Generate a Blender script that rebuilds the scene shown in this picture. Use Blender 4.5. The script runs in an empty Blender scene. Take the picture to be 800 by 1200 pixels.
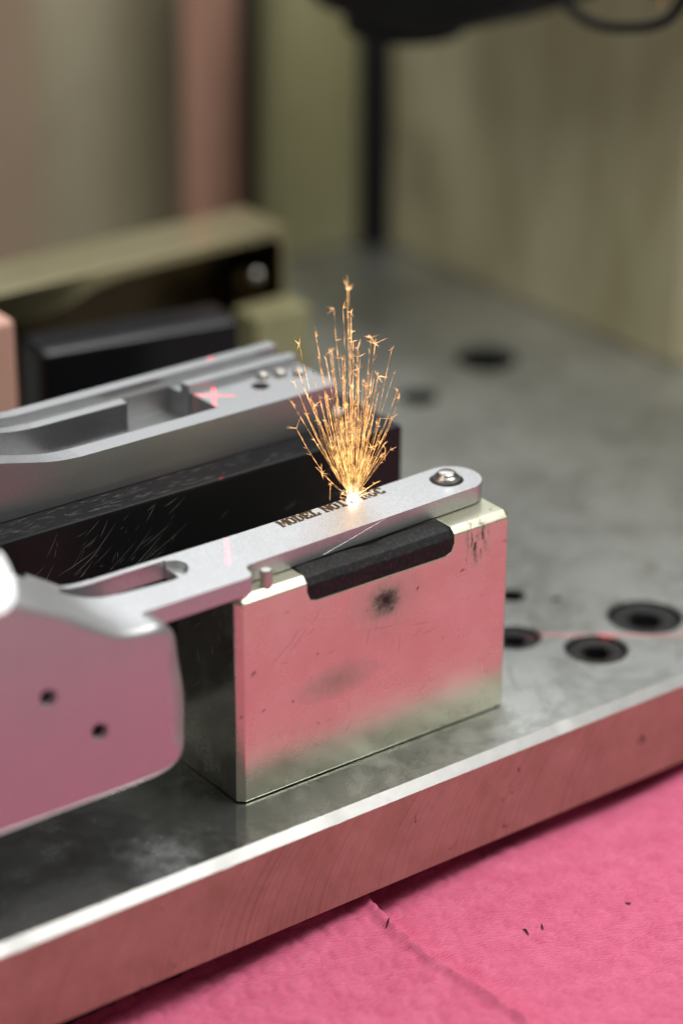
import bpy, bmesh, math, random
from mathutils import Vector, Matrix

# ---------------------------------------------------------------- scene / camera / light
S = 0.001                                  # all coordinates below are millimetres
sc = bpy.context.scene
COL = sc.collection
random.seed(11)

cam_d = bpy.data.cameras.new("camera")
cam = bpy.data.objects.new("camera", cam_d); COL.objects.link(cam)
YAW, PITCH, ROLL = math.radians(37.145), math.radians(25.244), math.radians(0.304)
fw = Vector((math.sin(YAW)*math.cos(PITCH), math.cos(YAW)*math.cos(PITCH), -math.sin(PITCH)))
rt = Vector((math.cos(YAW), -math.sin(YAW), 0)); up = rt.cross(fw)
c_, s_ = math.cos(ROLL), math.sin(ROLL)
rt2, up2 = c_*rt + s_*up, -s_*rt + c_*up
M = Matrix((rt2, up2, -fw)).transposed().to_4x4()
M.translation = Vector((-209.535, -304.096, 228.568))*S
cam.matrix_world = M
cam_d.sensor_fit = 'VERTICAL'; cam_d.sensor_height = 36.0; cam_d.sensor_width = 24.0
cam_d.lens = 3020.94*36/1200
cam_d.clip_start = 0.01; cam_d.clip_end = 20
cam_d.dof.use_dof = True; cam_d.dof.focus_distance = 0.437; cam_d.dof.aperture_fstop = 6.2
cam_d.dof.aperture_blades = 0
sc.camera = cam

world = bpy.data.worlds.new("World"); sc.world = world; world.use_nodes = True
bg = world.node_tree.nodes["Background"]
bg.inputs[0].default_value = (0.90, 0.95, 1.0, 1); bg.inputs[1].default_value = 0.08

def area(name, loc, target, sx, sy, power, col):
    d = bpy.data.lights.new(name, 'AREA'); d.shape = 'RECTANGLE'; d.size = sx*S; d.size_y = sy*S
    d.energy = power; d.color = col
    o = bpy.data.objects.new(name, d); COL.objects.link(o)
    o.location = Vector(loc)*S
    o.rotation_euler = (Vector(target)-Vector(loc)).to_track_quat('-Z', 'Y').to_euler()
    return o
area("ceiling_lamp_overhead", (120, -70, 540), (40, -50, 0), 240, 200, 2.3, (1.0, 0.985, 0.95))
area("ceiling_lamp_front", (245, -190, 455), (40, -20, 10), 180, 160, 0.80, (1.0, 0.99, 0.96))
area("ceiling_lamp_back", (330, 390, 430), (60, 20, 0), 520, 260, 1.25, (0.97, 0.99, 1.0))
area("side_fill_lamp", (-300, 60, 420), (180, 130, 30), 220, 200, 0.6, (1.0, 0.97, 0.90))  # added fill that brightens the right wall and left panel

sc.view_settings.view_transform = 'Standard'; sc.view_settings.look = 'None'
sc.view_settings.exposure = 0.0; sc.view_settings.gamma = 1.0
sc.view_settings.use_curve_mapping = False
sc.cycles.max_bounces = 8; sc.cycles.glossy_bounces = 5; sc.cycles.caustics_reflective = True
sc.cycles.sample_clamp_indirect = 4.0
sc.cycles.use_denoising = True

# ---------------------------------------------------------------- materials
class NT:
    def __init__(self, name):
        self.m = bpy.data.materials.new(name); self.m.use_nodes = True
        self.t = self.m.node_tree; self.n = self.t.nodes
        self.b = self.n["Principled BSDF"]
        self.co = self.n.new("ShaderNodeTexCoord").outputs["Object"]
    def lk(self, a, b): self.t.links.new(a, b)
    def mp(self, scale=(1, 1, 1), rot=(0, 0, 0), loc=(0, 0, 0)):
        m = self.n.new("ShaderNodeMapping"); m.inputs["Scale"].default_value = scale
        m.inputs["Rotation"].default_value = rot; m.inputs["Location"].default_value = loc
        self.lk(self.co, m.inputs[0]); return m.outputs[0]
    def noise(self, scale, detail=4, rough=0.55, vec=None, dist=0):
        n = self.n.new("ShaderNodeTexNoise"); n.inputs["Scale"].default_value = scale
        n.inputs["Detail"].default_value = detail; n.inputs["Roughness"].default_value = rough
        n.inputs["Distortion"].default_value = dist
        self.lk(vec if vec else self.co, n.inputs["Vector"]); return n.outputs["Fac"]
    def ramp(self, fac, stops, interp='LINEAR'):
        r = self.n.new("ShaderNodeValToRGB"); r.color_ramp.interpolation = interp
        e = r.color_ramp.elements
        while len(e) < len(stops): e.new(0.5)
        for i, (p, c) in enumerate(stops):
            e[i].position = p; e[i].color = (c, c, c, 1) if isinstance(c, (int, float)) else (*c, 1)
        self.lk(fac, r.inputs[0]); return r.outputs[0]
    def mix(self, fac, a, b, mode='MIX'):
        x = self.n.new("ShaderNodeMix"); x.data_type = 'RGBA'; x.blend_type = mode
        for sock, v in ((x.inputs[0], fac), (x.inputs[6], a), (x.inputs[7], b)):
            if hasattr(v, 'links'): self.lk(v, sock)
            elif isinstance(v, tuple): sock.default_value = (*v, 1)
            else: sock.default_value = v
        return x.outputs[2]
    def math(self, op, a, b=None, c=None):
        x = self.n.new("ShaderNodeMath"); x.operation = op
        for i, v in enumerate((a, b, c)):
            if v is None: continue
            if hasattr(v, 'links'): self.lk(v, x.inputs[i])
            else: x.inputs[i].default_value = v
        return x.outputs[0]
    def dist(self, p, scale=(1, 1, 1)):
        """distance in mm from point p, axes weighted by scale"""
        v = self.mp(tuple(1000*s for s in scale), loc=tuple(-q*s for q, s in zip(p, scale)))
        x = self.n.new("ShaderNodeVectorMath"); x.operation = 'LENGTH'; self.lk(v, x.inputs[0])
        return x.outputs["Value"]
    def bump(self, h, strength, dist, prev=None):
        b = self.n.new("ShaderNodeBump"); b.inputs["Strength"].default_value = strength
        b.inputs["Distance"].default_value = dist*S; self.lk(h, b.inputs["Height"])
        if prev: self.lk(prev, b.inputs["Normal"])
        self.lk(b.outputs[0], self.b.inputs["Normal"]); return b.outputs[0]
    def scratches(self, scale, dens, rot, stretch=40):
        """long thin scratch mask"""
        v = self.mp((scale, scale/stretch, scale), rot)
        n = self.noise(1.0, 2, 0.5, v)
        return self.ramp(n, [(0.5-dens, 0), (0.5, 1), (0.5+dens, 0)])
    def set(self, **k):
        for key, v in k.items():
            s = self.b.inputs[key.replace("_", " ")]
            if hasattr(v, 'links'): self.lk(v, s)
            elif isinstance(v, tuple): s.default_value = (*v, 1) if len(v) == 3 else v
            else: s.default_value = v

def m_satin(name="satin_steel", k=1.0, metal=0.82):   # bead-blasted steel of the two machined parts
    t = NT(name)
    n1 = t.noise(5200, 2, 0.6); n2 = t.noise(160, 4)
    col = t.mix(t.ramp(n1, [(0.35, 0), (0.7, 1)]), (0.46*k, 0.465*k, 0.47*k), (0.66*k, 0.665*k, 0.675*k))
    t.set(Base_Color=col, Metallic=metal,
          Roughness=t.ramp(n2, [(0.3, 0.38), (0.75, 0.47)]))
    t.bump(n1, 0.16, 0.02)
    return t.m

def m_plated():           # zinc plated block, stained by the laser smoke
    t = NT("plated_steel")
    big = t.noise(70, 5, 0.6); fine = t.noise(900, 3)
    col = t.mix(t.ramp(big, [(0.3, 0), (0.72, 1)]), (0.66, 0.65, 0.48), (0.80, 0.79, 0.63))
    # pits and dark specks
    v = t.noise(520, 2, 0.5, dist=0.3)
    col = t.mix(t.ramp(v, [(0.70, 0), (0.755, 0.7)]), col, (0.10, 0.085, 0.06))
    # soot blot in the middle of the face
    wob = t.noise(420, 4, 0.7)
    d1 = t.math('ADD', t.dist((30.3, 0, 29.6), (1.0, 1, 1.15)), t.math('MULTIPLY', t.math('SUBTRACT', wob, 0.5), 5.5))
    f1 = t.ramp(t.math('DIVIDE', d1, 10), [(0.04, 1.0), (0.16, 0.82), (0.30, 0.30), (0.50, 0.09), (0.95, 0)])
    # second, fainter blot
    d2 = t.math('ADD', t.dist((20, 0, 17.5), (0.6, 1, 1.6)), t.math('MULTIPLY', t.math('SUBTRACT', wob, 0.5), 6))
    f2 = t.ramp(t.math('DIVIDE', d2, 10), [(0.05, 0.33), (0.6, 0)])
    # runs under the right end of the pad
    wv = t.noise(1.0, 3, 0.7, t.mp((1100, 1100, 330)))
    d3 = t.dist((50.2, 0, 35.3), (1.0, 1, 0.55))
    f3 = t.math('MULTIPLY', t.ramp(t.math('DIVIDE', d3, 10), [(0.06, 1), (0.34, 0)]), t.ramp(wv, [(0.47, 0), (0.60, 1)]))
    f = t.math('MAXIMUM', t.math('MAXIMUM', f1, f2), f3)
    col = t.mix(f, col, (0.028, 0.022, 0.018))
    sc1 = t.scratches(240, 0.012, (0.3, 0.5, 0.2)); sc2 = t.scratches(420, 0.010, (0.1, -0.9, 0.6))
    s = t.math('MAXIMUM', sc1, sc2)
    rough = t.math('ADD', t.ramp(big, [(0.25, 0.20), (0.8, 0.36)]), t.math('MULTIPLY', f, 0.35))
    t.set(Base_Color=col, Metallic=t.math('SUBTRACT', 0.80, t.math('MULTIPLY', f, 0.7)), Roughness=rough)
    wv = t.noise(55, 3, 0.5)
    b = t.bump(wv, 0.22, 0.35)
    b = t.bump(fine, 0.14, 0.03, b)
    t.bump(s, -0.12, 0.05, b)
    return t.m

def m_polished():         # the block's ground end face
    t = NT("ground_end_face")
    big = t.noise(90, 5, 0.65); fine = t.noise(1.0, 3, 0.6, t.mp((1500, 1500, 220)))
    v = t.ramp(t.noise(700, 2, 0.5), [(0.68, 0), (0.75, 0.8)])
    t.set(Base_Color=t.mix(v, t.mix(big, (0.72, 0.72, 0.60), (0.90, 0.89, 0.76)), (0.12, 0.11, 0.08)), Metallic=0.97,
          Roughness=t.ramp(big, [(0.35, 0.09), (0.7, 0.34)]))
    b = t.bump(t.noise(120, 3), 0.20, 0.22)
    t.bump(fine, 0.10, 0.02, b)
    return t.m

def m_olive():
    t = NT("brassy_plated_steel")
    big = t.noise(60, 4)
    t.set(Base_Color=t.mix(big, (0.34, 0.30, 0.16), (0.50, 0.45, 0.28)), Metallic=1.0, Roughness=0.33)
    return t.m

def m_plate_top():
    t = NT("ground_steel")
    big = t.noise(26, 5, 0.6, dist=0.4); mid = t.noise(150, 5, 0.65); fine = t.noise(2600, 2)
    col = t.mix(t.ramp(big, [(0.3, 0), (0.7, 1)]), (0.50, 0.515, 0.50), (0.66, 0.675, 0.655))
    col = t.mix(t.ramp(mid, [(0.50, 0), (0.72, 0.45)]), col, (0.30, 0.30, 0.28))
    dust = t.ramp(t.noise(1500, 2, 0.5), [(0.74, 0), (0.79, 0.8)])
    sm = t.ramp(t.noise(45, 3), [(0.45, 0), (0.65, 1)])
    col = t.mix(t.math('MULTIPLY', dust, sm), col, (0.75, 0.75, 0.75))
    stain = t.ramp(t.noise(38, 6, 0.7, dist=1.2), [(0.50, 0), (0.57, 0.42), (0.66, 0.1), (0.8, 0.5)])
    col = t.mix(stain, col, (0.27, 0.27, 0.25))
    dark = t.ramp(t.noise(620, 3, 0.6), [(0.68, 0), (0.76, 0.75)])
    col = t.mix(dark, col, (0.07, 0.07, 0.065))
    wet = t.math('ADD', t.dist((-22, 4, 0), (0.55, 1, 1)), t.math('MULTIPLY', t.math('SUBTRACT', big, 0.5), 26))
    wet = t.ramp(t.math('DIVIDE', wet, 60), [(0.25, 0.25), (0.75, 0.0)])       # oily, polished patch by the front block
    t.set(Base_Color=col, Metallic=0.93, Roughness=t.math('SUBTRACT', t.ramp(mid, [(0.3, 0.34), (0.75, 0.52)]), t.math('MULTIPLY', wet, t.ramp(t.noise(85, 5, 0.65), [(0.35, 0.45), (0.6, 1.25)]))))
    b = t.bump(mid, 0.05, 0.25)
    t.bump(fine, 0.06, 0.02, b)
    return t.m

def m_plate_edge():       # milled front edge with arcs of the cutter
    t = NT("milled_steel")
    w = t.n.new("ShaderNodeTexWave"); w.wave_type = 'BANDS'; w.bands_direction = 'X'
    v = t.mp((1, 1, 1))
    # cutter arcs: phase = x + curvature*z^2
    sep = t.n.new("ShaderNodeSeparateXYZ"); t.lk(t.co, sep.inputs[0])
    z2 = t.math('POWER', t.math('ADD', sep.outputs[2], 0.022), 2)
    ph = t.math('ADD', sep.outputs[0], t.math('MULTIPLY', z2, -22.0))
    cmb = t.n.new("ShaderNodeCombineXYZ"); t.lk(ph, cmb.inputs[0])
    arcs = t.noise(1500, 3, 0.7, cmb.outputs[0])
    zone = t.ramp(t.noise(1.0, 2, 0.5, t.mp((26, 8, 8))), [(0.42, 0.25), (0.60, 1)])
    blot = t.noise(130, 5, 0.65)
    fine = t.noise(1.0, 3, 0.6, t.mp((900, 900, 160)))
    col = t.mix(t.ramp(blot, [(0.3, 0), (0.75, 1)]), (0.39, 0.36, 0.235), (0.55, 0.51, 0.37))
    dk = t.math('MULTIPLY', t.ramp(arcs, [(0.36, 0.5), (0.52, 0)]), zone)
    col = t.mix(dk, col, (0.20, 0.14, 0.11))
    nick = t.ramp(t.noise(360, 2, 0.5, dist=0.8), [(0.71, 0), (0.77, 0.8)])
    col = t.mix(nick, col, (0.10, 0.07, 0.05))
    t.set(Base_Color=col, Metallic=0.66, Roughness=t.ramp(fine, [(0.3, 0.34), (0.7, 0.46)]))
    b = t.bump(arcs, 0.10, 0.08)
    t.bump(fine, 0.06, 0.03, b)
    return t.m

def m_black(name, col, rough, scr):
    t = NT(name)
    n = t.noise(1800, 3); s = None
    base = t.mix(t.noise(90, 4), col, tuple(c*1.7 for c in col)); t.set(Specular_IOR_Level=0.32)
    if scr:
        cl = t.ramp(t.noise(42, 3, 0.5), [(0.46, 0), (0.62, 1)])
        a = t.scratches(330, 0.0035, (0.0, 0.65, 0.0), 40); b2 = t.scratches(520, 0.003, (0.0, 0.95, 0.1), 40)
        c2 = t.scratches(420, 0.003, (0.0, 0.2, 0.0), 40)
        s = t.math('MULTIPLY', t.math('MAXIMUM', t.math('MAXIMUM', a, b2), c2), cl)
        base = t.mix(t.math('MULTIPLY', s, 0.55), base, (0.33, 0.32, 0.32))
    t.set(Base_Color=base, Roughness=t.ramp(n, [(0.3, rough-0.04), (0.7, rough+0.08)]))
    t.bump(n, 0.12, 0.03)
    return t.m

def m_pad():
    t = NT("black_rubber_tape")
    n = t.noise(1500, 4, 0.7); w = t.noise(260, 4, 0.6)
    t.set(Base_Color=t.mix(t.ramp(n, [(0.5, 0), (0.8, 1)]), (0.010, 0.010, 0.011), (0.055, 0.053, 0.05)),
          Roughness=t.ramp(w, [(0.3, 0.5), (0.7, 0.68)]), Specular_IOR_Level=0.3)
    b = t.bump(w, 0.2, 0.25)
    t.bump(n, 0.5, 0.09, b)
    return t.m

def m_cloth():
    t = NT("pink_wiping_cloth")
    w = t.n.new("ShaderNodeTexWave"); w.wave_type = 'BANDS'; w.bands_direction = 'X'
    w.inputs["Scale"].default_value = 1.0; w.inputs["Distortion"].default_value = 1.4
    w.inputs["Detail"].default_value = 2; w.inputs["Detail Scale"].default_value = 2.0
    t.lk(t.mp((520, 520, 520), (0, 0, math.radians(-62))), w.inputs["Vector"])
    fib = t.noise(1.0, 4, 0.75, t.mp((900, 3600, 900), (0, 0, math.radians(28))))
    fluff = t.noise(240, 5, 0.7)
    h = t.math('ADD', t.math('MULTIPLY', w.outputs["Fac"], 0.16), t.math('MULTIPLY', fib, 1.0))
    tone = t.math('ADD', t.math('MULTIPLY', h, 0.6), t.math('MULTIPLY', fluff, 0.5))
    col = t.mix(t.ramp(tone, [(0.38, 0), (0.85, 1)]), (0.60, 0.085, 0.185), (0.92, 0.235, 0.39))
    t.set(Base_Color=col, Roughness=0.9, Specular_IOR_Level=0.15)
    t.b.inputs["Sheen Weight"].default_value = 0.15
    t.bump(h, 0.7, 0.35)
    return t.m

def m_plain(name, col, rough=0.5, metal=0.0, var=0.25, scale=60):
    t = NT(name)
    n = t.noise(scale, 4)
    t.set(Base_Color=t.mix(n, tuple(c*(1-var) for c in col), tuple(min(1, c*(1+var)) for c in col)),
          Metallic=metal, Roughness=rough)
    return t.m

def m_wall(name, a, b, streak):
    t = NT(name)
    n = t.noise(1.0, 4, 0.6, t.mp((34, 34, 9))); n2 = t.noise(22, 4, 0.6)
    col = t.mix(t.ramp(n, [(0.3, 0), (0.7, 1)]), a, b)
    col = t.mix(t.ramp(n2, [(0.55, 0), (0.75, 0.6)]), col, streak)
    t.set(Base_Color=col, Roughness=0.5)
    return t.m

def m_spark():
    t = NT("glowing_spark")
    d = t.math('DIVIDE', t.dist((0, 0, 0)), 40)
    col = t.ramp(d, [(0.0, (1.0, 0.80, 0.50)), (0.08, (1.0, 0.50, 0.16)), (0.45, (1.0, 0.47, 0.16)), (1.0, (1.0, 0.52, 0.22))])
    st = t.ramp(d, [(0.0, 0.7), (0.07, 0.32), (0.3, 0.24), (1.0, 0.24)])
    fl = t.ramp(t.noise(420, 3, 0.7), [(0.36, 0.15), (0.5, 0.8), (0.66, 2.4)])
    t.set(Base_Color=(0, 0, 0), Emission_Color=col, Emission_Strength=t.math('MULTIPLY', t.math('MULTIPLY', st, fl), 5.5))
    return t.m
def m_glow():
    t = NT("white_hot_metal")
    t.set(Base_Color=(0, 0, 0), Emission_Color=(1.0, 0.88, 0.70), Emission_Strength=22.0)
    return t.m

MAT = dict(satin=m_satin(), satin2=m_satin("darkened_satin_steel", 0.80, 0.94), plated=m_plated(), olive=m_olive(), top=m_plate_top(), edge=m_plate_edge(),  # satin2: darker copy of the same steel, dimness put into its colour
           black=m_black("black_acetal", (0.004, 0.004, 0.005), 0.36, False),
           black2=m_black("black_hard_coat", (0.005, 0.005, 0.006), 0.17, False),
           polished=m_polished(), olive2=m_plain("olive_paint_chipped", (0.30, 0.28, 0.15), 0.5, 0.2, 0.3, 120),
           cut=m_plain("lightened_edge_steel", (0.80, 0.80, 0.77), 0.36, 0.9, 0.14, 500),  # chamfer highlight put into a paler base colour
           scratch=m_plain("scratched_bright", (0.34, 0.34, 0.34), 0.5, 0.3, 0.5, 400),
           darkscratch=m_plain("scratched_dark", (0.16, 0.11, 0.09), 0.5, 0.6, 0.5, 400),
           pad=m_pad(), cloth=m_cloth(), spark=m_spark(), glow=m_glow(),
           pin=m_plain("polished_pin_steel", (0.56, 0.54, 0.50), 0.33, 1.0, 0.12, 300),
           screw=m_plain("black_oxide_steel", (0.035, 0.035, 0.037), 0.33, 0.35, 0.2, 300),
           burn=m_plain("laser_burnt_steel", (0.075, 0.040, 0.007), 0.8, 0.0, 0.95, 1900),
           wall=m_wall("olive_paint", (0.20, 0.19, 0.09), (0.30, 0.285, 0.165), (0.14, 0.12, 0.06)),
           wall2=m_wall("pale_olive_paint", (0.28, 0.245, 0.13), (0.56, 0.52, 0.345), (0.13, 0.095, 0.05)),
           brown=m_wall("brown_panel", (0.30, 0.21, 0.15), (0.36, 0.28, 0.20), (0.24, 0.14, 0.14)),
           green=m_wall("grey_green_panel", (0.36, 0.32, 0.21), (0.45, 0.41, 0.29), (0.28, 0.23, 0.15)),
           pinkpost=m_plain("salmon_pink", (0.66, 0.37, 0.29), 0.5, 0, 0.15, 30),
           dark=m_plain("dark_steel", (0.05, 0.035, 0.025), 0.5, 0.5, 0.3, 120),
           darkgrey=m_plain("dark_grey_paint", (0.055, 0.055, 0.045), 0.5, 0, 0.2, 60),
           headblk=m_plain("black_housing", (0.012, 0.012, 0.013), 0.45, 0, 0.3, 100),
           brownrec=m_plain("darkened_recess_steel", (0.055, 0.034, 0.012), 0.3, 0.6, 0.6, 90),  # recess shade and dark reflection put into the base colour
           table=m_plain("table_paint", (0.52, 0.50, 0.46), 0.6, 0, 0.2, 20))

for k in ("headblk", "burn"):
    MAT[k].node_tree.nodes["Principled BSDF"].inputs["Specular IOR Level"].default_value = 0.15
    MAT[k].node_tree.nodes["Principled BSDF"].inputs["Roughness"].default_value = 0.7

# ---------------------------------------------------------------- mesh helpers
def tri_box(x0, x1, y0, y1, z0, z1):
    bm = bmesh.new()
    r = bmesh.ops.create_cube(bm, size=1.0)
    for v in bm.verts:
        v.co = Vector(((x0+x1)/2+v.co.x*(x1-x0), (y0+y1)/2+v.co.y*(y1-y0), (z0+z1)/2+v.co.z*(z1-z0)))
    return bm
def prism(poly, axis, a, b):
    """extrude a 2-D polygon along axis: 'z' (x,y), 'y' (x,z), 'x' (y,z)"""
    bm = bmesh.new()
    def P(u, v, w):
        return {'z': (u, v, w), 'y': (u, w, v), 'x': (w, u, v)}[axis]
    A = [bm.verts.new(P(u, v, a)) for u, v in poly]; B = [bm.verts.new(P(u, v, b)) for u, v in poly]
    bm.faces.new(A); bm.faces.new(B[::-1])
    n = len(poly)
    for i in range(n): bm.faces.new((A[i], B[i], B[(i+1) % n], A[(i+1) % n]))
    bmesh.ops.recalc_face_normals(bm, faces=bm.faces)
    return bm
def cyl(c, r, z0, z1, seg=32, axis='z', r2=None):
    bm = bmesh.new()
    bmesh.ops.create_cone(bm, cap_ends=True, segments=seg, radius1=r, radius2=r if r2 is None else r2, depth=z1-z0)
    rot = Matrix.Identity(4)
    if axis == 'y': rot = Matrix.Rotation(math.pi/2, 4, 'X')
    if axis == 'x': rot = Matrix.Rotation(math.pi/2, 4, 'Y')
    mid = (z0+z1)/2
    off = {'z': (c[0], c[1], mid), 'y': (c[0], mid, c[1]), 'x': (mid, c[0], c[1])}[axis]
    bmesh.ops.transform(bm, matrix=Matrix.Translation(off) @ rot, verts=bm.verts)
    return bm
def lathe(prof, c=(0, 0, 0), seg=40):
    """(r,z) profile turned about z"""
    bm = bmesh.new(); rings = []
    for r, z in prof:
        if r < 1e-6: rings.append([bm.verts.new((c[0], c[1], c[2]+z))])
        else: rings.append([bm.verts.new((c[0]+r*math.cos(2*math.pi*k/seg), c[1]+r*math.sin(2*math.pi*k/seg), c[2]+z)) for k in range(seg)])
    for a, b in zip(rings, rings[1:]):
        for k in range(seg):
            k2 = (k+1) % seg
            if len(a) == 1 and len(b) == 1: continue
            if len(a) == 1: bm.faces.new((a[0], b[k], b[k2]))
            elif len(b) == 1: bm.faces.new((a[k], b[0], a[k2]))
            else: bm.faces.new((a[k], b[k], b[k2], a[k2]))
    bmesh.ops.recalc_face_normals(bm, faces=bm.faces)
    return bm
def hull(pts):
    bm = bmesh.new()
    vs = [bm.verts.new(p) for p in pts]
    bmesh.ops.convex_hull(bm, input=vs)
    bmesh.ops.recalc_face_normals(bm, faces=bm.faces)
    return bm
def smooth_poly(pts, it=2):
    """Chaikin on an open polyline, ends kept"""
    for _ in range(it):
        o = [pts[0]]
        for a, b in zip(pts, pts[1:]):
            o.append((a[0]*.75+b[0]*.25, a[1]*.75+b[1]*.25)); o.append((a[0]*.25+b[0]*.75, a[1]*.25+b[1]*.75))
        o.append(pts[-1]); pts = o
    return pts
def tmp_obj(bm):
    me = bpy.data.meshes.new("tmp"); bm.to_mesh(me); bm.free()
    o = bpy.data.objects.new("tmp", me); COL.objects.link(o); return o
def csg(base, ops=(), bevel=0, seg=2, angle=30):
    """boolean + bevel; returns a bmesh in mm"""
    o = tmp_obj(base); tools = []
    for op, bm in ops:
        t = tmp_obj(bm); tools.append(t)
        m = o.modifiers.new("b", 'BOOLEAN'); m.operation = op; m.object = t; m.solver = 'EXACT'
    if bevel:
        m = o.modifiers.new("v", 'BEVEL'); m.width = bevel; m.segments = seg; m.limit_method = 'ANGLE'
        m.angle_limit = math.radians(angle); m.use_clamp_overlap = True; m.miter_outer = 'MITER_ARC'
    dg = bpy.context.evaluated_depsgraph_get(); dg.update()
    me = bpy.data.meshes.new_from_object(o.evaluated_get(dg))
    bm = bmesh.new(); bm.from_mesh(me)
    for x in [o]+tools:
        d = x.data; bpy.data.objects.remove(x); bpy.data.meshes.remove(d)
    bpy.data.meshes.remove(me)
    return bm
def obj(name, bm, mat, parent=None, smooth=30, origin=(0, 0, 0), mats=None):
    ox = Vector(origin)
    for v in bm.verts: v.co = (v.co-ox)*S
    me = bpy.data.meshes.new(name); bm.to_mesh(me); bm.free()
    me.materials.append(MAT[mat])
    for m in (mats or []): me.materials.append(MAT[m])
    if smooth:
        for p in me.polygons: p.use_smooth = True
        me.set_sharp_from_angle(angle=math.radians(smooth))
    o = bpy.data.objects.new(name, me); COL.objects.link(o)
    if smooth and smooth < 60:
        wn = o.modifiers.new("weighted_normal", 'WEIGHTED_NORMAL'); wn.keep_sharp = True; wn.weight = 90
    if parent is not None:
        o.parent = parent
        pw = Vector(parent.get("_o", (0, 0, 0)))
        o.location = (ox-pw)*S
    else:
        o.location = ox*S
    o["_o"] = tuple(ox)
    return o
def tag(o, label, cat, group=None):
    o["label"] = label; o["category"] = cat
    if group: o["group"] = group
    return o
def struct(o): o["kind"] = "structure"; return o
def join(*bms):
    out = bms[0]
    for b in bms[1:]:
        me = bpy.data.meshes.new("j"); b.to_mesh(me); b.free(); out.from_mesh(me); bpy.data.meshes.remove(me)
    return out

# ---------------------------------------------------------------- setting
# table under everything (only glimpsed in the shadow gap below the plate)
struct(obj("table", tri_box(-420, 480, -330, 420, -60, -29), "table", smooth=0))

# fixture plate
PX0, PX1, PY0, PY1 = -230, 235, -11.9, 238
prof = [(PY0, -18), (PY0, -1.55), (PY0+1.55, 0), (PY1, 0), (PY1, -18)]
holes = [  # x, y, radius, kind
    (101.7, 10.4, 7.2, 'screw'), (85.4, 6.2, 5.9, 'screw'), (76.2, 19.0, 5.0, 'screw'),
    (86.9, 32.1, 2.6, 'hole'), (92.9, 25.9, 0.9, 'hole'),
    (162.1, 130.0, 7.4, 'hole'), (134.7, 121.4, 4.6, 'hole')]
cut = [('DIFFERENCE', cyl((x, y), r, -9 if k == 'screw' else -16, 3, 48)) for x, y, r, k in holes]
cut += [('DIFFERENCE', cyl((x, y), r+0.05, -0.25, 0.6, 48, r2=r+0.75)) for x, y, r, k in holes if k == 'screw']
def plate_solid():
    """plate with slightly dented chamfer lines"""
    r = random.Random(5); bm = bmesh.new(); rows = []
    xs = [PX0] + [-70+1.6*i for i in range(int(200/1.6))] + [PX1]
    for x in xs:
        j = r.gauss(0, 0.010); k = r.gauss(0, 0.010)
        if r.random() < 0.03: j += r.uniform(.05, .2)
        if r.random() < 0.03: k -= r.uniform(.05, .2)
        rows.append([bm.verts.new((x, y, z)) for y, z in
                     ((PY0, -18), (PY0, -1.55+k), (PY0+1.55+j, 0), (PY1, 0), (PY1, -18))])
    for a, b in zip(rows, rows[1:]):
        for i in range(5): bm.faces.new((a[i], b[i], b[(i+1) % 5], a[(i+1) % 5]))
    bm.faces.new(rows[0]); bm.faces.new(rows[-1][::-1])
    bmesh.ops.recalc_face_normals(bm, faces=bm.faces)
    return bm
pl = csg(plate_solid(), cut)
for f in pl.faces:
    f.material_index = 1 if (f.normal.y < -0.9 and f.calc_center_median().y < PY0+0.1) else 0
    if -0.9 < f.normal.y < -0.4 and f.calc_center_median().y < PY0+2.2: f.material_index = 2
    cc = f.calc_center_median()
    if cc.z < -0.3 and any(math.hypot(cc.x-x, cc.y-y) < r+0.02 for x, y, r, k in holes): f.material_index = 3  # hole walls coloured black to paint in their shade
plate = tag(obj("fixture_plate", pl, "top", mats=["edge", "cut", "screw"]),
            "thick ground steel base plate with a milled front edge and counterbored holes", "plate")
for x, y, r, k in holes:
    if k != 'screw': continue
    R_ = r-0.25; h = R_*0.52
    pr = [(h*0.55, -6.5), (h, -5.2), (h, -1.1), (h+0.25, -0.75), (R_*0.80, -0.55), (R_*0.93, -0.75), (R_, -1.5), (R_, -8.5)]
    scr = obj("screw", lathe(pr, (x, y, 0), 48), "screw", plate, origin=(x, y, -1))
    hexp = [(x+h*1.0*math.cos(a), y+h*1.0*math.sin(a)) for a in [math.pi/3*q+0.3 for q in range(6)]]
    obj("hex_socket", csg(cyl((x, y), h*1.04, -5.0, -1.0, 36), [('DIFFERENCE', prism(hexp, 'z', -4.2, 0))]), "screw", scr, origin=(x, y, -3))

# riser below the plate, set back
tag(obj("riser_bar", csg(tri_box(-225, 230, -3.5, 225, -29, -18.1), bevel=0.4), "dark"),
    "dark steel riser in the shadow gap under the base plate", "riser")

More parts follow.
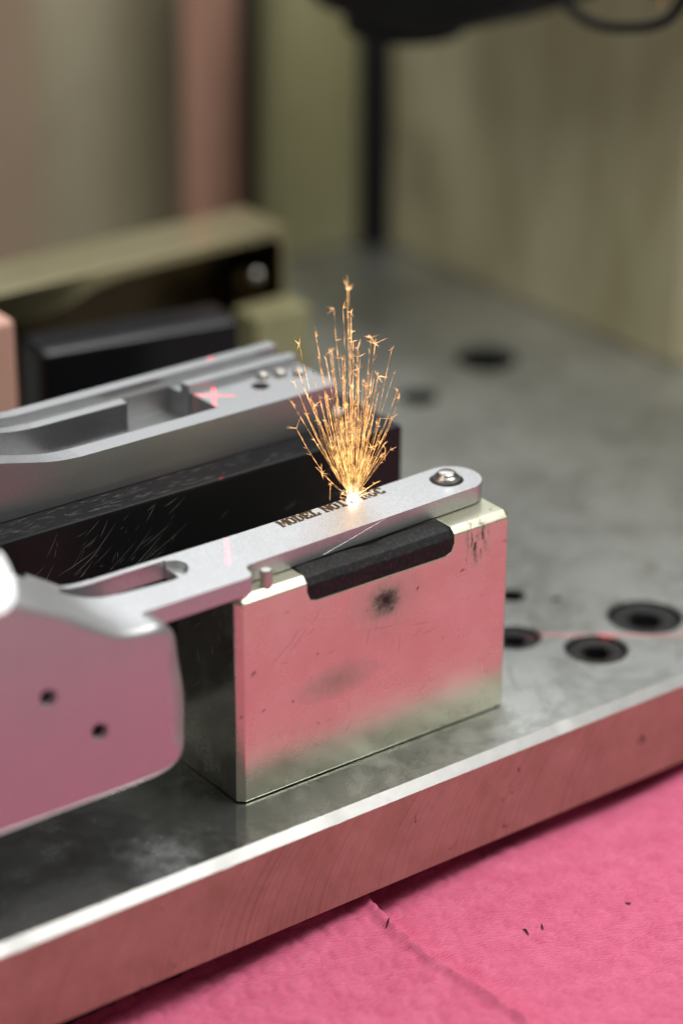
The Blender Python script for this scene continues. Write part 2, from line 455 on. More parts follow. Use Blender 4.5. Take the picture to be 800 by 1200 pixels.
# pink wiping cloth
def cloth():
    bm = bmesh.new()
    def axis(lo, hi, step, far_lo, far_hi, nfar):
        a = [far_lo+(lo-far_lo)*i/nfar for i in range(nfar)]
        n = int((hi-lo)/step)
        a += [lo+(hi-lo)*i/n for i in range(n+1)]
        a += [hi+(far_hi-hi)*(i+1)/nfar for i in range(nfar)]
        return a
    xs = axis(-45, 125, 0.5, -230, 330, 14)
    ys = [-128+(-72+128)*i/16 for i in range(16)]
    n = int((72-5)/0.5); ys += [-72+67*i/n for i in range(n+1)]
    rnd = random.Random(4)
    pim = []
    for j in range(-24, 4):
        for i in range(-12, 26):
            ux = i*6.2+(3.1 if j % 2 else 0)+rnd.uniform(-.5, .5); uy = j*5.4+rnd.uniform(-.5, .5)
            pim.append((ux, uy, rnd.uniform(.7, 1.2)))
    ca, sa = math.cos(math.radians(-20)), math.sin(math.radians(-20))
    grid = {}
    for (ux, uy, a) in pim:
        px, py = ux*ca-uy*sa+30, ux*sa+uy*ca-20
        grid.setdefault((int(px//8), int(py//8)), []).append((px, py, a))
    def height(x, y):
        z = -24.2+3.4*min(1, max(0, (x-5)/95.0))**0.9
        # crease: the left-hand layer overlaps with a rounded lip
        xc = 20.5+0.12*(y+9)+0.5*math.sin((y+9)*0.15)+0.0016*(y+9)**2*1.5
        d = x-xc
        z += 2.6/(1+math.exp(max(-60, min(60, d/0.35))))*math.exp(-max(0, -d)/26.0)
        z -= 0.7*math.exp(-((d-2.2)/1.8)**2)
        # long soft swells
        z += 0.55*math.sin(x*0.055+y*0.09+1)+0.35*math.sin(x*0.13-y*0.11)
        # lip turned up where it meets the shadow gap
        z += 0.5*math.exp(-((y+7)/2.5)**2)*math.sin(x*0.21)
        z += 1.2*math.exp(-((d+1.0)/0.9)**2)
        if -45 <= x <= 125 and y > -72:
            gx, gy = int(x//8), int(y//8)
            for a in (-1, 0, 1):
                for b in (-1, 0, 1):
                    for (px, py, s) in grid.get((gx+a, gy+b), ()):
                        r = math.hypot(x-px, y-py)
                        if r < 3.6:
                            z += 0.36*s*math.exp(-((r-2.3)/0.5)**2)*-1 + 0.1*s*math.exp(-(r/1.6)**2)
        return z
    V = [[bm.verts.new((x, y, height(x, y))) for x in xs] for y in ys]
    for j in range(len(ys)-1):
        for i in range(len(xs)-1):
            bm.faces.new((V[j][i], V[j][i+1], V[j+1][i+1], V[j+1][i]))
    # turn the rim down so the sheet has thickness
    rim = V[0]+[r[-1] for r in V[1:]]+V[-1][::-1][1:]+[r[0] for r in V[::-1][1:-1]]
    low = [bm.verts.new((v.co.x, v.co.y, v.co.z-0.8)) for v in rim]
    for i in range(len(rim)):
        k = (i+1) % len(rim)
        bm.faces.new((rim[i], low[i], low[k], rim[k]))
    bmesh.ops.recalc_face_normals(bm, faces=bm.faces)
    return bm, height
cb, cloth_z = cloth()
tag(obj("wiping_cloth", cb, "cloth", smooth=70), "pink embossed wiping cloth lying creased in front of the base plate", "cloth")

# ---------------------------------------------------------------- back of the machine
def wallbox(name, x0, x1, y0, y1, z0, z1, mat, label, cat, bev=1.0):
    o = obj(name, csg(tri_box(x0, x1, y0, y1, z0, z1), bevel=bev), mat, origin=((x0+x1)/2, (y0+y1)/2, z0))
    return tag(o, label, cat)
wallbox("column_wall", 194, 206, 99, 213.6, 0.2, 112, "wall2", "pale olive machine wall at the right behind the steel plate", "wall")
wallbox("guard_panel", 161.5, 206, 213.9, 222, 0.2, 112, "wall", "dark olive upright machine panel left of the shadowed corner", "panel")
wallbox("corner_shade_strip", 187.4, 193.6, 207, 213.5, 0.2, 112, "headblk", "added black strip standing in for the corner shadow between the two olive walls", "post")  # black strip added to imitate the soft corner shadow
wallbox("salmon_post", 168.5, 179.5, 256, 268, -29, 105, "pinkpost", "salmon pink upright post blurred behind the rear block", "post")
wallbox("grey_post", 180.5, 199, 262, 274, -29, 105, "darkgrey", "dark grey upright post right beside the salmon pink post", "post")
wallbox("enclosure_wall", 138, 330, 300, 310, -29, 105, "green", "blurred grey green back panel left of the salmon post", "panel")
wallbox("brown_panel", 40, 138, 292, 302, -29, 105, "brown", "blurred dark brown back panel at the far left edge", "panel")
wallbox("side_panel", 262, 272, -60, 250, -29, 200, "darkgrey", "dark side panel behind the right end of the pale olive wall", "panel")

# laser head at the top, mostly out of the picture
hp = [(93, 99), (98, 94), (108, 89.5), (121, 84), (133, 81.2), (150, 80.4), (165, 81), (172, 84), (174, 90), (174, 116), (93, 116)]
hd = tag(obj("laser_head", csg(prism(hp, 'x', 138, 166), bevel=2.0, seg=3), "headblk", origin=(152, 150, 77)),
         "black laser head hanging out of focus at the top edge", "laser head")
obj("lens_ring", lathe([(9, 0), (13, 0), (14, 1), (14, 6), (9, 6), (9, 0)], (152, 150, 76.8), 40), "headblk", hd, origin=(152, 150, 75))
def tube(pts, rad, seg=8):
    bm = bmesh.new(); rings = []
    P = [Vector(p) for p in pts]
    for i, p in enumerate(P):
        t = (P[min(i+1, len(P)-1)]-P[max(i-1, 0)]).normalized()
        a = t.cross(Vector((0.31, 0.2, 0.93))).normalized(); b = t.cross(a)
        r = rad(i/(len(P)-1)) if callable(rad) else rad
        rings.append([bm.verts.new(p+(a*math.cos(2*math.pi*k/seg)+b*math.sin(2*math.pi*k/seg))*max(r, 1e-4)) for k in range(seg)])
    for q, w in zip(rings, rings[1:]):
        for k in range(seg): bm.faces.new((q[k], q[(k+1) % seg], w[(k+1) % seg], w[k]))
    bm.faces.new(rings[0][::-1]); bm.faces.new(rings[-1])
    return bm
cp = [(150, u, v) for u, v in smooth_poly([(98, 97), (92, 93.5), (84, 92.0), (75, 93.5), (67, 95.5), (61, 99), (57, 108)], 2)]
cab = tag(obj("cable", tube(cp, 1.1, 12), "headblk", origin=cp[0]), "thin black cable sagging from the laser head toward the right", "cable")
obj("cable_fitting", tube([(150, 66, 101), (150, 64, 105), (150, 62, 112)], 2.0, 14), "olive", cab, origin=(150, 63, 100))

# ---------------------------------------------------------------- front fixture block
W, D, H = 58.0, 19.0, 38.7
blk = tri_box(0, W, 0, D, 0.15, H)
bw = blk.edges.layers.float.new('bevel_weight_edge')
top = [e for e in blk.edges if all(v.co.z > 30 for v in e.verts)]
ver = [e for e in blk.edges if abs(e.verts[0].co.z-e.verts[1].co.z) > 10]
bmesh.ops.bevel(blk, geom=top+ver, offset=1.15, segments=1, affect='EDGES', profile=0.5)
low = [e for e in blk.edges if all(v.co.z < 0.5 for v in e.verts)]
bmesh.ops.bevel(blk, geom=low, offset=0.45, segments=1, affect='EDGES', profile=0.5)
# recess for the pad, with rounded ends
rec = prism([(13.9, 41), (13.9, 36.0), (14.6, 34.4), (16, 34.0), (43.2, 34.0), (44.4, 34.5), (45.0, 36.0), (45.0, 41)], 'y', -2, 5.2)
blk = csg(blk, [('DIFFERENCE', rec)], bevel=0.16, seg=2, angle=25)
for f in blk.faces:
    if f.normal.x < -0.9 and f.calc_center_median().x < 0.05: f.material_index = 1
block = tag(obj("fixture_block", blk, "plated", smooth=25, mats=["polished"]),
            "plated steel fixture block with a soot blot and black pad, nearest on the plate", "block")
# pad
pp = [(0.16, 34.12), (0.08, 35.2), (0.05, 37.0), (0.95, 38.3), (2.4, 38.75), (3.9, 39.05), (4.4, 38.8), (4.5, 34.2)]
pb = bmesh.new(); rows = []
rnd = random.Random(2)
N = 60
for i in range(N+1):
    x = 14.15+(44.75-14.15)*i/N; row = []
    e = min(1, min(i, N-i)/2.0)
    for k, (y, z) in enumerate(pp):
        wz = 0.03*math.sin(x*0.9+k)+rnd.uniform(-.02, .02)+(-0.45*math.exp(-((x-30)/2.2)**2) if k in (5, 6) else 0)
        cy, cz = 2.0, 36.6
        s = 0.96+0.04*e
        row.append(pb.verts.new((x, cy+(y-cy)*s, cz+(z+wz*(k not in (0, 7))-cz)*s)))
    rows.append(row)
for a, b in zip(rows, rows[1:]):
    for k in range(len(pp)): pb.faces.new((a[k], b[k], b[(k+1) % len(pp)], a[(k+1) % len(pp)]))
pb.faces.new(rows[0]); pb.faces.new(rows[-1][::-1])
bmesh.ops.recalc_face_normals(pb, faces=pb.faces)
obj("rubber_pad", csg(pb, bevel=0.16, seg=2, angle=20), "pad", block, smooth=24, origin=(29, 2, 34))["label"] = "black rubber pad set into the front edge"
def pin(name, x, y, prof, par, z0):
    return obj(name, lathe(prof, (x, y, z0), 36), "pin", par, smooth=40, origin=(x, y, z0))
pin("locating_pin", 51.9, 10.8, [(2.35, 0), (2.35, 3.9), (2.2, 4.2), (1.8, 4.45), (1.7, 4.6), (1.62, 4.8), (1.35, 4.98), (0.0, 5.05)], block, H)
pin("locating_pin", 6.9, 1.75, [(1.05, 0), (1.05, 2.7), (0.85, 2.95), (0, 2.98)], block, H)

# ---------------------------------------------------------------- front machined part (being engraved)
ZT = 42.2
def arc(cx, cy, r, a0, a1, n):
    return [(cx+r*math.cos(math.radians(a0+(a1-a0)*i/n)), cy+r*math.sin(math.radians(a0+(a1-a0)*i/n))) for i in range(n+1)]
bar = [(-26, 0.0), (1.9, 0.05)] + [(2.9, 0.35), (3.5, 1.0), (3.75, 1.9), (3.9, 2.9), (4.35, 3.6), (5.2, 3.95)] + [(8, 4.05), (24, 4.5), (39, 4.9), (48.5, 5.25)]
bar += arc(52.9, 10.55, 5.25, -78, 82, 18) + [(50, 15.75), (30, 14.9), (10, 14.6), (-26, 14.6)]
barb = csg(prism(bar, 'z', 38.95, ZT), [
    ('DIFFERENCE', cyl((51.9, 10.8), 2.95, 36, 46, 40))], bevel=0.14, seg=2, angle=40)
bodyp = [(-75, 14.9)] + smooth_poly([(-50, 15.0), (-36, 15.0), (-24, 15.0), (-16.6, 15.2), (-12.6, 17.6), (-11.4, 23.5), (-12.2, 31), (-13.9, 38.4),
    (-17.2, ZT), (-21.5, ZT), (-25.5, 43.0), (-30.5, 45.9), (-34.5, 49.0), (-40, 52.2), (-48, 56.2), (-75, 66)], 3)
def body_loft(poly, y0, y1):
    """profile extruded along y; the front edge is rounded: wide at the right end, tight at top and bottom"""
    n = len(poly); nor = []; wgt = []
    for i in range(n):
        ax, az = poly[i-1]; bx, bz = poly[(i+1) % n]
        t = Vector((bx-ax, bz-az)).normalized(); nrm = Vector((t.y, -t.x)); nor.append(nrm)
        x, z = poly[i]
        sm = lambda t: max(0, min(1, t))**2*(3-2*max(0, min(1, t)))
        r = 1.1+4.2*sm((x+26)/9)*sm((43.5-z)/11)*sm((z-14.5)/7)
        if x < -70: r = 0.0
        wgt.append(r)
    for _ in range(6): wgt = [(wgt[i-1]+2*wgt[i]+wgt[(i+1) % n])/4 if poly[i][0] > -60 else wgt[i] for i in range(n)]
    bm = bmesh.new(); rings = []
    K = 8
    for k in range(K+1):
        a = math.pi/2*k/K
        ring = []
        for (x, z), nn, r in zip(poly, nor, wgt):
            d = r*(1-math.sin(a)); y = y0+r*0.85*(1-math.cos(a))
            lin = k/K; f = 0.6
            d = d*(1-f)+r*(1-lin)*f; y = y*(1-f)+(y0+r*0.72*lin)*f
            ring.append(bm.verts.new((x-nn.x*d, y, z-nn.y*d)))
        rings.append(ring)
    rings.append([bm.verts.new((x, y1, z)) for x, z in poly])
    bm.faces.new(rings[0]); bm.faces.new(rings[-1][::-1])
    for p, q in zip(rings, rings[1:]):
        for i in range(n): bm.faces.new((p[i], q[i], q[(i+1) % n], p[(i+1) % n]))
    bmesh.ops.remove_doubles(bm, verts=bm.verts, dist=1e-4)
    bmesh.ops.recalc_face_normals(bm, faces=bm.faces)
    return bm
bodyb = body_loft(bodyp, -5.4, 14.6)
slot = smooth_poly([(-27.5, 12.6), (-24.5, 10.2), (-21.5, 8.4), (-18, 7.5), (-13.5, 7.0), (-8.0, 6.5)], 1) + [(-6.2, 6.9), (-5.3, 8.2), (-5.1, 10), (-5.2, 13.3), (-27.5, 13.4)]
pocket = smooth_poly([(-7, 13.3), (-3.6, 12.6), (-2.6, 10.0), (-4.6, 7.2), (-7, 6.8)], 2)
facet = hull([(-30.5, 14.4, 46.9), (-24.4, 14.2, 43.0), (-28.4, 8.6, 43.9), (-30.5, 14.4, 40), (-24.4, 14.2, 40), (-28.4, 8.6, 40)])
lugp = [(-75, -3.8, 62.2), (-44.9, -3.8, 62.2), (-44.3, -5.3, 60.7), (-44.3, -7.1, 58.9), (-44.7, -8.2, 57.8), (-45.9, -9.4, 56.6), (-47.7, -10.2, 55.8), (-75, -10.6, 55.4)]
lug = hull(lugp + [(x-0.6, y+8, z-8) for x, y, z in lugp])
lug = csg(lug, bevel=0.5, seg=2, angle=40)
ops = [('UNION', barb), ('DIFFERENCE', prism(slot, 'z', 20, 60)), ('DIFFERENCE', prism(pocket, 'z', 40.9, 60)),
       ('UNION', facet), ('UNION', lug)]
for hx, hz in ((-38.8, 36.3), (-30.0, 27.4)):
    ops.append(('DIFFERENCE', cyl((hx, hz), 1.15, -12, 5, 28, 'y')))
    ops.append(('DIFFERENCE', cyl((hx, hz), 1.9, -6.0, -5.0, 28, 'y', r2=1.1)))
part = tag(obj("machined_part", csg(bodyb, ops), "satin", smooth=28),
           "silver satin steel part with rounded bar end, being laser engraved on the front block", "metal part")

obj("bright_edge_line", tube([(20.4, 4.36, 39.3), (25, 4.5, 40.2), (29.5, 4.62, 41.15), (33.6, 4.72, 42.05)], lambda t: 0.017-0.008*t, 5), "cut", part, origin=(27, 4.6, 40.8))  # added bright tube, draws the bright line where two side facets meet
# engraved lettering: slab-serif capitals as raised-edge burnt strokes
G = {  # strokes on a 6 x 10 cell: rectangles (x0,y0,x1,y1) or quads
 'M': [(0, 0, 2.2, 1.2), (0, 8.8, 1.8, 10), (4.8, 0, 7, 1.2), (5.2, 8.8, 7, 10), (.4, 0, 1.7, 10), (5.2, 0, 6.6, 10), [(1.2, 10), (2.4, 10), (4.1, 3), (3.2, 2.2)], [(5.8, 10), (4.6, 10), (2.9, 3), (3.8, 2.2)]],
 'O': [(0.2, 2, 1.8, 8), (4.2, 2, 5.8, 8), (1.6, 0, 4.4, 1.5), (1.6, 8.5, 4.4, 10), [(0.2, 2.2), (1.8, 2.6), (2.2, 1.2), (1.6, 0)], [(5.8, 2.2), (4.2, 2.6), (3.8, 1.2), (4.4, 0)], [(0.2, 7.8), (1.8, 7.4), (2.2, 8.8), (1.6, 10)], [(5.8, 7.8), (4.2, 7.4), (3.8, 8.8), (4.4, 10)]],
 'D': [(0, 0, 3.6, 1.4), (0, 8.6, 3.6, 10), (.6, 0, 2.2, 10), (4.3, 2, 5.9, 8), [(3.4, 0), (5.9, 2.2), (4.3, 2.8), (3.2, 1.4)], [(3.4, 10), (5.9, 7.8), (4.3, 7.2), (3.2, 8.6)]],
 'E': [(0, 0, 5.6, 1.4), (0, 8.6, 5.6, 10), (.6, 0, 2.2, 10), (2, 4.3, 4.2, 5.7), (4.5, 1, 5.6, 3), (4.5, 7, 5.6, 9)],
 'L': [(0, 0, 5.6, 1.4), (0, 8.8, 3.2, 10), (.8, 0, 2.4, 10), (4.5, 1, 5.6, 3.4)],
 'N': [(0, 0, 2.4, 1.2), (0, 8.8, 2, 10), (4, 8.8, 6.4, 10), (.5, 0, 1.7, 10), (4.6, 0, 5.8, 10), [(.8, 10), (2.4, 10), (5.6, 0), (4.2, 0)]],
 '1': [(.8, 0, 4.6, 1.3), (1.9, 0, 3.5, 10), [(1.9, 10), (1.9, 8.4), (.6, 7.4), (.6, 8.6)]],
 '7': [(.2, 8.5, 5.6, 10), (.2, 7, 1.3, 9), [(4, 8.6), (5.6, 8.6), (3.2, 0), (1.5, 0)]],
 'R': [(0, 0, 2.8, 1.3), (.6, 0, 2.2, 10), (0, 8.7, 4.4, 10), (2, 4.6, 4.4, 5.9), (4.2, 5.6, 5.7, 9), [(3, 5), (4.4, 5), (6.3, 0), (4.6, 0)]],
 'C': [(.2, 2, 1.8, 8), (1.6, 0, 4.6, 1.5), (1.6, 8.5, 4.6, 10), (4.4, 6.6, 5.6, 9.4), (4.4, .8, 5.6, 2.8), [(0.2, 2.2), (1.8, 2.6), (2.2, 1.2), (1.6, 0)], [(0.2, 7.8), (1.8, 7.4), (2.2, 8.8), (1.6, 10)]],
}
def letter(ch, x, y, w, h, k):
    bm = bmesh.new(); dy = 0.034                      # text runs along the bar, rising slightly
    for n, s in enumerate(G[ch]):
        g = 0.38
        q = [(s[0]-g, s[1]-g), (s[2]+g, s[1]-g), (s[2]+g, s[3]+g), (s[0]-g, s[3]+g)] if isinstance(s, tuple) else s
        z = ZT+0.012+0.0012*n
        vs = [bm.verts.new((x+u*w/6.6, y+v*h/10+dy*(x+u*w/6.6-18), z)) for u, v in q]
        lo = [bm.verts.new((v.co.x, v.co.y, ZT-0.05)) for v in vs]
        bm.faces.new(vs)
        for i in range(len(vs)): bm.faces.new((vs[i], lo[i], lo[(i+1) % len(vs)], vs[(i+1) % len(vs)]))
    bmesh.ops.recalc_face_normals(bm, faces=bm.faces)
    obj("letter", bm, "burn", part, smooth=0, origin=(x, y, ZT))
for word, x0, adv in (("MODEL", 17.7, 1.66), ("NO17", 27.0, 1.70), ("ROC", 35.2, 1.75)):
    for i, ch in enumerate(word):
        letter(ch, x0+i*adv+(0.12 if i and word[0] == 'M' else 0), 12.0, 1.72, 2.4, i)

# ---------------------------------------------------------------- second row: black block + channel part
bb = csg(tri_box(-110, 61, 34.6, 68, 0.2, 42), bevel=0.7, seg=2)
bblk = tag(obj("black_block", bb, "black", origin=(-20, 50, 0.2)), "long scratched black block under the channelled steel part", "block")

def slivers(name, parent, origin, lines, mat):
    """hair-thin scratches: raised burr quads; lines = (point, dir, normal, length, width)"""
    bm = bmesh.new()
    for p, d, nrm, ln, w in lines:
        d = Vector(d).normalized(); nrm = Vector(nrm); sd = d.cross(nrm).normalized()
        P = [Vector(p)+d*ln*t+sd*ln*0.02*math.sin(t*3.1)*b for t, b in ((0, 1), (.35, 1), (.7, 1), (1, 1))]
        wd = (0.1, 1, .8, 0.05)
        L = [bm.verts.new(q+nrm*0.012+sd*w*k) for q, k in zip(P, wd)]
        R_ = [bm.verts.new(q+nrm*0.012-sd*w*k) for q, k in zip(P, wd)]
        for i in range(3): bm.faces.new((L[i], L[i+1], R_[i+1], R_[i]))
    o = obj(name, bm, mat, parent, smooth=0, origin=origin); o["kind"] = "stuff"; return o
rs = random.Random(8); L_ = []
for i in range(70):
    a = rs.gauss(0.62, 0.22) if i % 4 else rs.uniform(-.3, 1.6)
    cx, cz = (rs.gauss(-6, 7), rs.gauss(33, 3.5)) if i % 3 else (rs.uniform(-24, 55), rs.uniform(24, 41))
    if cz > 40.8 or cz < 20: continue
    L_.append(((cx, 34.6, cz), (math.cos(a), 0, math.sin(a)), (0, -1, 0), min(rs.expovariate(1/3.0)+.6, (41.2-cz)/max(.05, math.sin(a)) if math.sin(a) > 0 else 9, 12), rs.uniform(.012, .04)))
L_.append(((-2, 34.6, 27.5), (1, 0, .72), (0, -1, 0), 13, .05)); L_.append(((-13, 34.6, 33), (1, 0, .35), (0, -1, 0), 9, .045)); L_.append(((-10, 34.6, 32.2), (1, 0, .62), (0, -1, 0), 7, .05))
for i in range(150):
    x = rs.triangular(-26, 58, -20)
    L_.append(((x, rs.uniform(35.4, 41), 42.0), (1, rs.gauss(0, .12), 0), (0, 0, 1), rs.uniform(.3, 3.0), rs.uniform(.012, .035)))
slivers("scratches", bblk, (-20, 50, 20), L_, "scratch")
L_ = []
for i in range(26):
    a = rs.choice((rs.gauss(0.75, .2), rs.gauss(1.5, .3), rs.gauss(0.1, .3)))
    L_.append(((rs.uniform(3, 52), 0, rs.uniform(4, 31)), (math.cos(a), 0, math.sin(a)), (0, -1, 0), rs.uniform(1.0, 5.5), rs.uniform(.010, .022)))
L_.append(((6, 0, 24.5), (1, 0, .78), (0, -1, 0), 8.5, .03)); L_.append(((9, 0, 25), (1, 0, .95), (0, -1, 0), 7, .022))
slivers("scratches", block, (29, 0, 19), L_, "darkscratch")
L_ = []
for i in range(30):
    a = rs.uniform(.4, 1.9)
    L_.append(((0, rs.uniform(2, 17), rs.uniform(3, 34)), (0, -math.cos(a), math.sin(a)), (-1, 0, 0), rs.uniform(.6, 3.2), rs.uniform(.012, .03)))
slivers("scratches", block, (0, 9, 19), L_, "scratch")

FX1 = 53.5
ptop = smooth_poly([(-3, 50), (-8, 50.35), (-13, 51.5), (-20, 53.2), (-40, 56.5), (-110, 62)], 2)
base = prism([(-110, 42.1), (FX1, 42.1), (FX1, 50)] + ptop, 'y', 41.7, 66.3)
ops = [('DIFFERENCE', tri_box(-120, 29.5, 45.6, 57.0, 44.2, 80)),          # long channel
       ('DIFFERENCE', tri_box(29.4, 60, 45.6, 57.2, 48.6, 80)),            # raised floor at the right end
       ('DIFFERENCE', tri_box(-120, 60, 59.3, 63.6, 48.2, 80)),            # rail groove
       ('DIFFERENCE', prism([(16, 56), (29.4, 56), (28.4, 62.6), (16, 62.6)], 'z', 43.6, 80)),   # side pocket
       ('DIFFERENCE', csg(tri_box(-1, 26, 46.3, 56.4, 30, 60), bevel=2.0, seg=3)),
       ('DIFFERENCE', cyl((41.5, 52.0), 1.7, 44, 60, 28)), ('DIFFERENCE', cyl((52.2, 60.9), 1.6, 44, 60, 28)),
       ('DIFFERENCE', hull([(54, 40, 51), (54, 40, 44), (54, 48, 51), (54, 48, 44), (49.8, 40, 51), (49.8, 40, 44)]))]
fb = csg(base, ops, bevel=0.35, seg=2, angle=35)
ch = tag(obj("channel_part", fb, "satin2", origin=(0, 54, 42.1)),
         "silver grey steel part with a long open channel, lying on the black block", "metal part")
for x, y, r in ((44.2, 55.1, 1.15), (47.6, 54.4, 1.35), (50.6, 52.6, 1.2)):
    obj("stud", lathe([(r, -0.5), (r, 0.7), (r*0.8, 1.0), (0, 1.15)], (x, y, 48.6), 24), "pin", ch, smooth=50, origin=(x, y, 48.6))

# ---------------------------------------------------------------- third row, out of focus
b3 = csg(tri_box(-22, 22, -6, 6, 0.2, 38.8), bevel=1.8, seg=4)
o3 = tag(obj("clamp_block", b3, "black2"), "small black block with rounded edges in front of the rear brassy block", "block")
o3.location = Vector((52.5, 113, 0))*S; o3.rotation_euler = (0, 0, math.radians(-10))

rb = csg(tri_box(30, 112.5, 141, 158.5, 0.2, 40.4), [
    ('DIFFERENCE', prism([(29, 1), (29, 33.2), (50, 33.4), (56, 34.4), (62, 36.8), (69, 37.8), (108, 38.2), (110, 37.4), (110.6, 35.5), (110.6, 1)], 'y', 138, 153))], bevel=1.2, seg=2)
for f in rb.faces:
    c = f.calc_center_median()
    if 28 < c.x < 110.7 and 142.3 < c.y < 153.5 and 0.9 < c.z < 38.4: f.material_index = 1
rear = tag(obj("rear_block", rb, "olive", origin=(71, 150, 0.2), mats=["brownrec"]),
           "tall brassy plated block with a dark recessed front in the rear row", "block")
obj("ball_plunger", lathe([(0, 1.5), (.75, 1.3), (1.3, .75), (1.5, 0), (1.3, -.75), (.75, -1.3), (0, -1.5)], (105.2, 143.5, 29.5), 24), "pin", rear, smooth=80, origin=(105.2, 143.5, 29.5))
obj("bracket", csg(tri_box(102, 110, 146, 152.8, 1.2, 30), bevel=0.5), "brownrec", rear, origin=(106, 146, 4))
tag(obj("spacer_block", csg(tri_box(96.5, 111.6, 131, 140.6, 0.2, 24.8), bevel=1.0), "olive2", origin=(103, 136, 0.2)),
    "small olive block standing at the right foot of the rear block", "block")
sb = csg(tri_box(-6, 20.3, 103, 118, 0.2, 50.8), bevel=1.4, seg=3)
tag(obj("stop_block", sb, "pinkpost", origin=(7, 110, 0.2)), "salmon pink block cut off by the left edge in the rear row", "block")  # even salmon base colour on every face

# ---------------------------------------------------------------- sparks
O = Vector((33.9, 14.1, ZT+0.15))
Rv = Vector((0.797, -0.604, 0)); Nv = Vector((0.604, 0.797, 0)); Uv = Vector((0, 0, 1))
def dirpt(px, py, dep): return O + Rv*((px-412)/6.83) + Uv*((582-py)/6.18) + Nv*dep
plume = bpy.data.objects.new("spark_plume", None); COL.objects.link(plume); plume.location = O*S
plume.empty_display_size = 0.005; plume["_o"] = tuple(O)
tag(plume, "golden fan of sparks spraying up from the engraved lettering", "sparks")
rnd = random.Random(21)
def burst(p, d, n, L):
    bms = []
    for _ in range(n):
        v = (d*rnd.uniform(-0.1, 1.0)+Vector((rnd.gauss(0, .55), rnd.gauss(0, .55), rnd.gauss(0, .45)))).normalized()*L*rnd.uniform(.4, 1.1)
        bms.append(tube([p, p+v*.5, p+v], lambda t: 0.078*(1-t)+0.010, 4))
    return bms
def streak(end, start=0.0, kink=None, nb=3, L=1.6, wid=0.07):
    d = (end-O); ln = d.length; n = 9
    lat = Vector((d.x, d.y, 0)); pw = rnd.uniform(0.62, 1.0)
    wob = Vector((rnd.uniform(-1, 1), rnd.uniform(-1, 1), 0))*ln*0.012
    wid *= rnd.uniform(0.6, 1.25)
    def at(t): return O+lat*t**pw+Uv*d.z*t+wob*math.sin(math.pi*t*1.6)
    pts = [at(start+(1-start)*i/(n-1)) for i in range(n)]
    bms = [tube(pts, lambda t: wid*(0.35+0.65*t) if t < .95 else wid*0.7, 5)]
    dn = (pts[-1]-pts[-2]).normalized()
    bms += burst(pts[-1], dn, nb, L)
    if nb > 2 and ln > 10:                             # the spark breaks up on its way
        for _ in range(rnd.choice((1, 2, 3))):
            bms += burst(at(rnd.uniform(.45, .95)), dn, rnd.choice((1, 2, 2)), L*0.6)
    return join(*bms)
major = [(406, 337, 5, 2.6), (404, 352, 3, 1.5), (392, 364, 5, 1.8), (397, 381, 4, 1.5), (347, 421, 5, 1.7), (367, 413, 5, 1.9), (388, 404, 4, 1.8),
         (433, 395, 5, 1.7), (437, 415, 5, 2.2), (439, 452, 6, 1.8), (415, 408, 5, 2.0), (419, 425, 4, 1.7), (456, 496, 5, 2.1), (434, 519, 4, 1.5),
         (346, 505, 4, 1.6), (342, 462, 3, 1.2), (376, 550, 6, 1.7), (356, 497, 4, 1.2), (361, 485, 4, 1.2), (350, 454, 3, 1.2), (396, 427, 5, 1.4),
         (401, 429, 5, 1.4), (410, 445, 4, 1.3), (425, 447, 5, 1.6), (427, 460, 4, 1.5), (438, 566, 4, 1.0), (379, 425, 3, 1.2), (384, 424, 3, 1.0),
         (407, 380, 3, 1.4), (411, 420, 4, 1.3), (422, 438, 4, 1.2), (374, 452, 4, 1.4), (368, 470, 4, 1.2), (430, 478, 4, 1.2), (443, 540, 4, 1.3),
         (447, 516, 3, 1.2), (392, 455, 4, 1.1), (403, 462, 4, 1.1), (416, 470, 4, 1.1), (383, 478, 4, 1.1)]
for (px, py, nb, L) in major:
    e = dirpt(px, py, rnd.uniform(-1, 1)*min(7, 0.06*(582-py)+1))
    obj("spark_streak", streak(e, 0.0, None, nb, L), "spark", plume, smooth=60, origin=O)
bms = []
for (px, py) in ((455, 529), (449, 532)):
    bms.append(streak(dirpt(px, py, 1), 0.0, None, 3, 1.3))
for i in range(92):                                   # the dense heart of the fan
    a = rnd.gauss(0, 1)
    h = rnd.triangular(4, 27, 13)
    e = O + Uv*h + Rv*(a*0.21*h-0.01*h) + Nv*(rnd.gauss(0, 1)*0.20*h)
    bms.append(streak(e, 0.0 if i % 2 else rnd.uniform(0, .35), None, rnd.choice((0, 2, 3)), rnd.uniform(.4, 1.1), rnd.uniform(.03, .055)))
for i in range(26):                                    # low flat sparks near the surface
    a = rnd.uniform(0, 2*math.pi); h = rnd.uniform(.3, 2.2); l = rnd.uniform(1.5, 4)
    bms.append(streak(O+Vector((math.cos(a)*l, math.sin(a)*l*.7, h)), .1, None, 2, .5, .04))
# the drop falling at the left
bms.append(tube([dirpt(386, 566, 0), dirpt(385.6, 573, .3), dirpt(385.4, 586, .4)], lambda t: 0.075*(1-.6*t), 5))
bms += burst(dirpt(386, 566, 0), Vector((0, 0, 1)), 4, 1.0)
obj("spark_mass", join(*bms), "spark", plume, smooth=60, origin=O)["kind"] = "stuff"
hot = bmesh.new(); bmesh.ops.create_icosphere(hot, subdivisions=3, radius=1.0)
for v in hot.verts:
    k = 1+0.25*math.sin(v.co.x*5+1)*math.sin(v.co.y*6)
    v.co = Vector((O.x+v.co.x*0.85*k, O.y+v.co.y*0.65*k, O.z+0.2+v.co.z*0.5))
obj("molten_spot", hot, "glow", plume, smooth=180, origin=O)

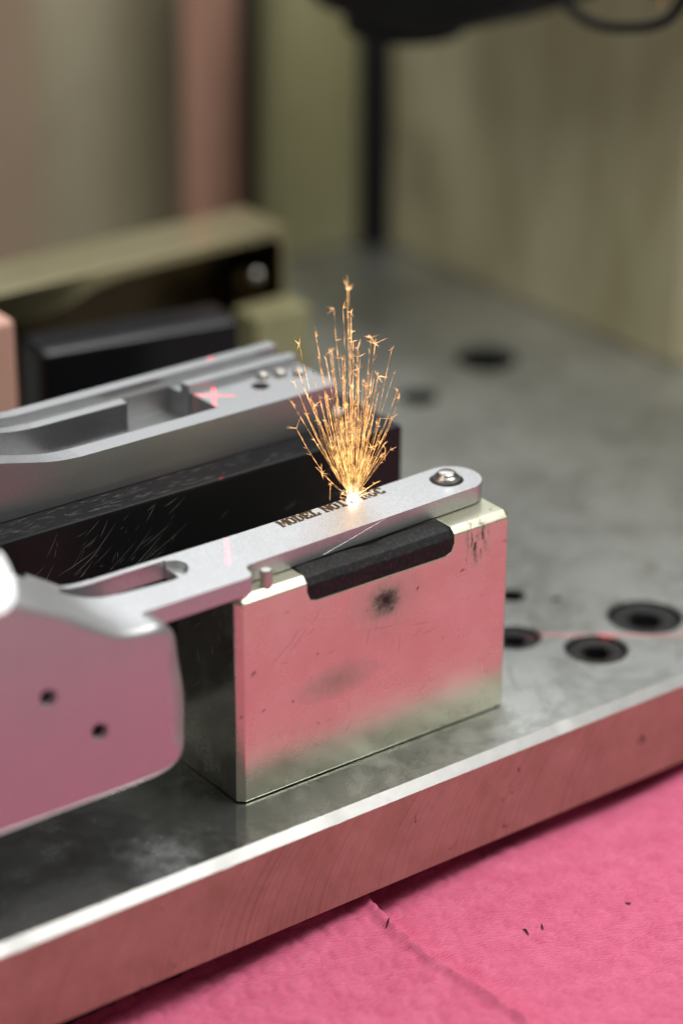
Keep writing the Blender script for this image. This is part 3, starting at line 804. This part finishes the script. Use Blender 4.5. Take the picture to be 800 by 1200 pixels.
# ---------------------------------------------------------------- debris on the cloth
def shaving(px, py, ln, ang, label):
    pts = []
    for i in range(6):
        t = i/5-0.5
        x, y = px+math.cos(ang)*ln*t, py+math.sin(ang)*ln*t
        pts.append((x, y, cloth_z(x, y)+0.22+0.12*math.sin(t*3+1)))
    tag(obj("metal_shaving", tube(pts, lambda t: 0.17*math.sin(math.pi*(0.12+0.76*t)), 6), "screw", origin=(px, py, pts[2][2])), label, "shaving")
shaving(36.6, -31.6, 1.9, -1.75, "thin black metal shaving on the pink cloth, left of the close pair")
shaving(39.6, -32.4, 1.7, -2.1, "thin black metal shaving on the pink cloth, right of the close pair")
shaving(17.6, -17.8, 1.2, 0.4, "tiny dark shaving on the pink cloth just right of the crease")
shaving(56, -36, 1.0, -0.8, "lone tiny dark shaving on the pink cloth toward the right edge")

# ---------------------------------------------------------------- red aiming laser (lines projected from the scanner)
ld = bpy.data.lights.new("aiming_laser", 'SPOT'); ld.spot_size = math.radians(70); ld.spot_blend = 0.0
ld.shadow_soft_size = 0.0001; ld.energy = 1.0; ld.color = (1, 1, 1); ld.use_nodes = True
lo = bpy.data.objects.new("aiming_laser", ld); COL.objects.link(lo)
LP = Vector((18.3, 63.9, 320.0)); lo.location = LP*S
lt = ld.node_tree; ln_ = lt.nodes; em = ln_["Emission"]
tc = ln_.new("ShaderNodeTexCoord")
def vdot(n):
    x = ln_.new("ShaderNodeVectorMath"); x.operation = 'DOT_PRODUCT'; lt.links.new(tc.outputs["Normal"], x.inputs[0])
    x.inputs[1].default_value = n; return x.outputs["Value"]
def mth(op, a, b=None):
    x = ln_.new("ShaderNodeMath"); x.operation = op
    for i, v in enumerate((a, b)):
        if v is None: continue
        if hasattr(v, 'links'): lt.links.new(v, x.inputs[i])
        else: x.inputs[i].default_value = v
    return x.outputs[0]
C0 = Vector((-209.535, -304.096, 228.568))
nB = Vector((0.604, 0.797, 0))
P1 = Vector((4.3, 8.9, 42.2)); P2 = Vector((32.1, 53.4, 50)); nA = (P1-C0).cross(P2-C0).normalized()
uA = nA.cross(Vector((0, 0, 1))).normalized(); uB = Vector((0.797, -0.604, 0))
if uA.y < 0: uA = -uA
def seg_mask(nrm, along, ranges, w):
    line = mth('LESS_THAN', mth('ABSOLUTE', vdot(nrm)), w)
    s = vdot(along); tot = None
    for a, b in ranges:
        m_ = mth('MULTIPLY', mth('GREATER_THAN', s, a), mth('LESS_THAN', s, b))
        tot = m_ if tot is None else mth('MAXIMUM', tot, m_)
    return mth('MULTIPLY', line, tot)
def along(P, axis): d = (P-LP).normalized(); return d.dot(axis)
rA = [(along(P1-uA*3.5, uA), along(P1+uA*6, uA)), (along(Vector((14, 36, 42)), uA)-.006, along(Vector((14, 36, 42)), uA)+.012),
      (along(P2, uA)-.018, along(P2, uA)+.014), (along(P2, uA)+.05, along(P2, uA)+.06), (along(Vector((96, 150, 40)), uA)-.03, along(Vector((96, 150, 40)), uA)+.02)]
rB = [(along(P2, uB)-.016, along(P2, uB)+.014), (along(P2, uB)+.030, along(P2, uB)+.036), (along(Vector((78, 18, 0)), uB), 0.6)]
mask = mth('MAXIMUM', seg_mask(nA, uA, rA, 0.0011), seg_mask(nB, uB, rB[:2], 0.0011))
mask = mth('MAXIMUM', mask, mth('MULTIPLY', seg_mask(nB, uB, rB[2:], 0.0016), 0.22))
em.inputs["Color"].default_value = (1.0, 0.004, 0.02, 1)
lt.links.new(mth('MULTIPLY', mask, 58.0), em.inputs["Strength"])

for o in list(bpy.data.objects):
    if "_o" in o: del o["_o"]
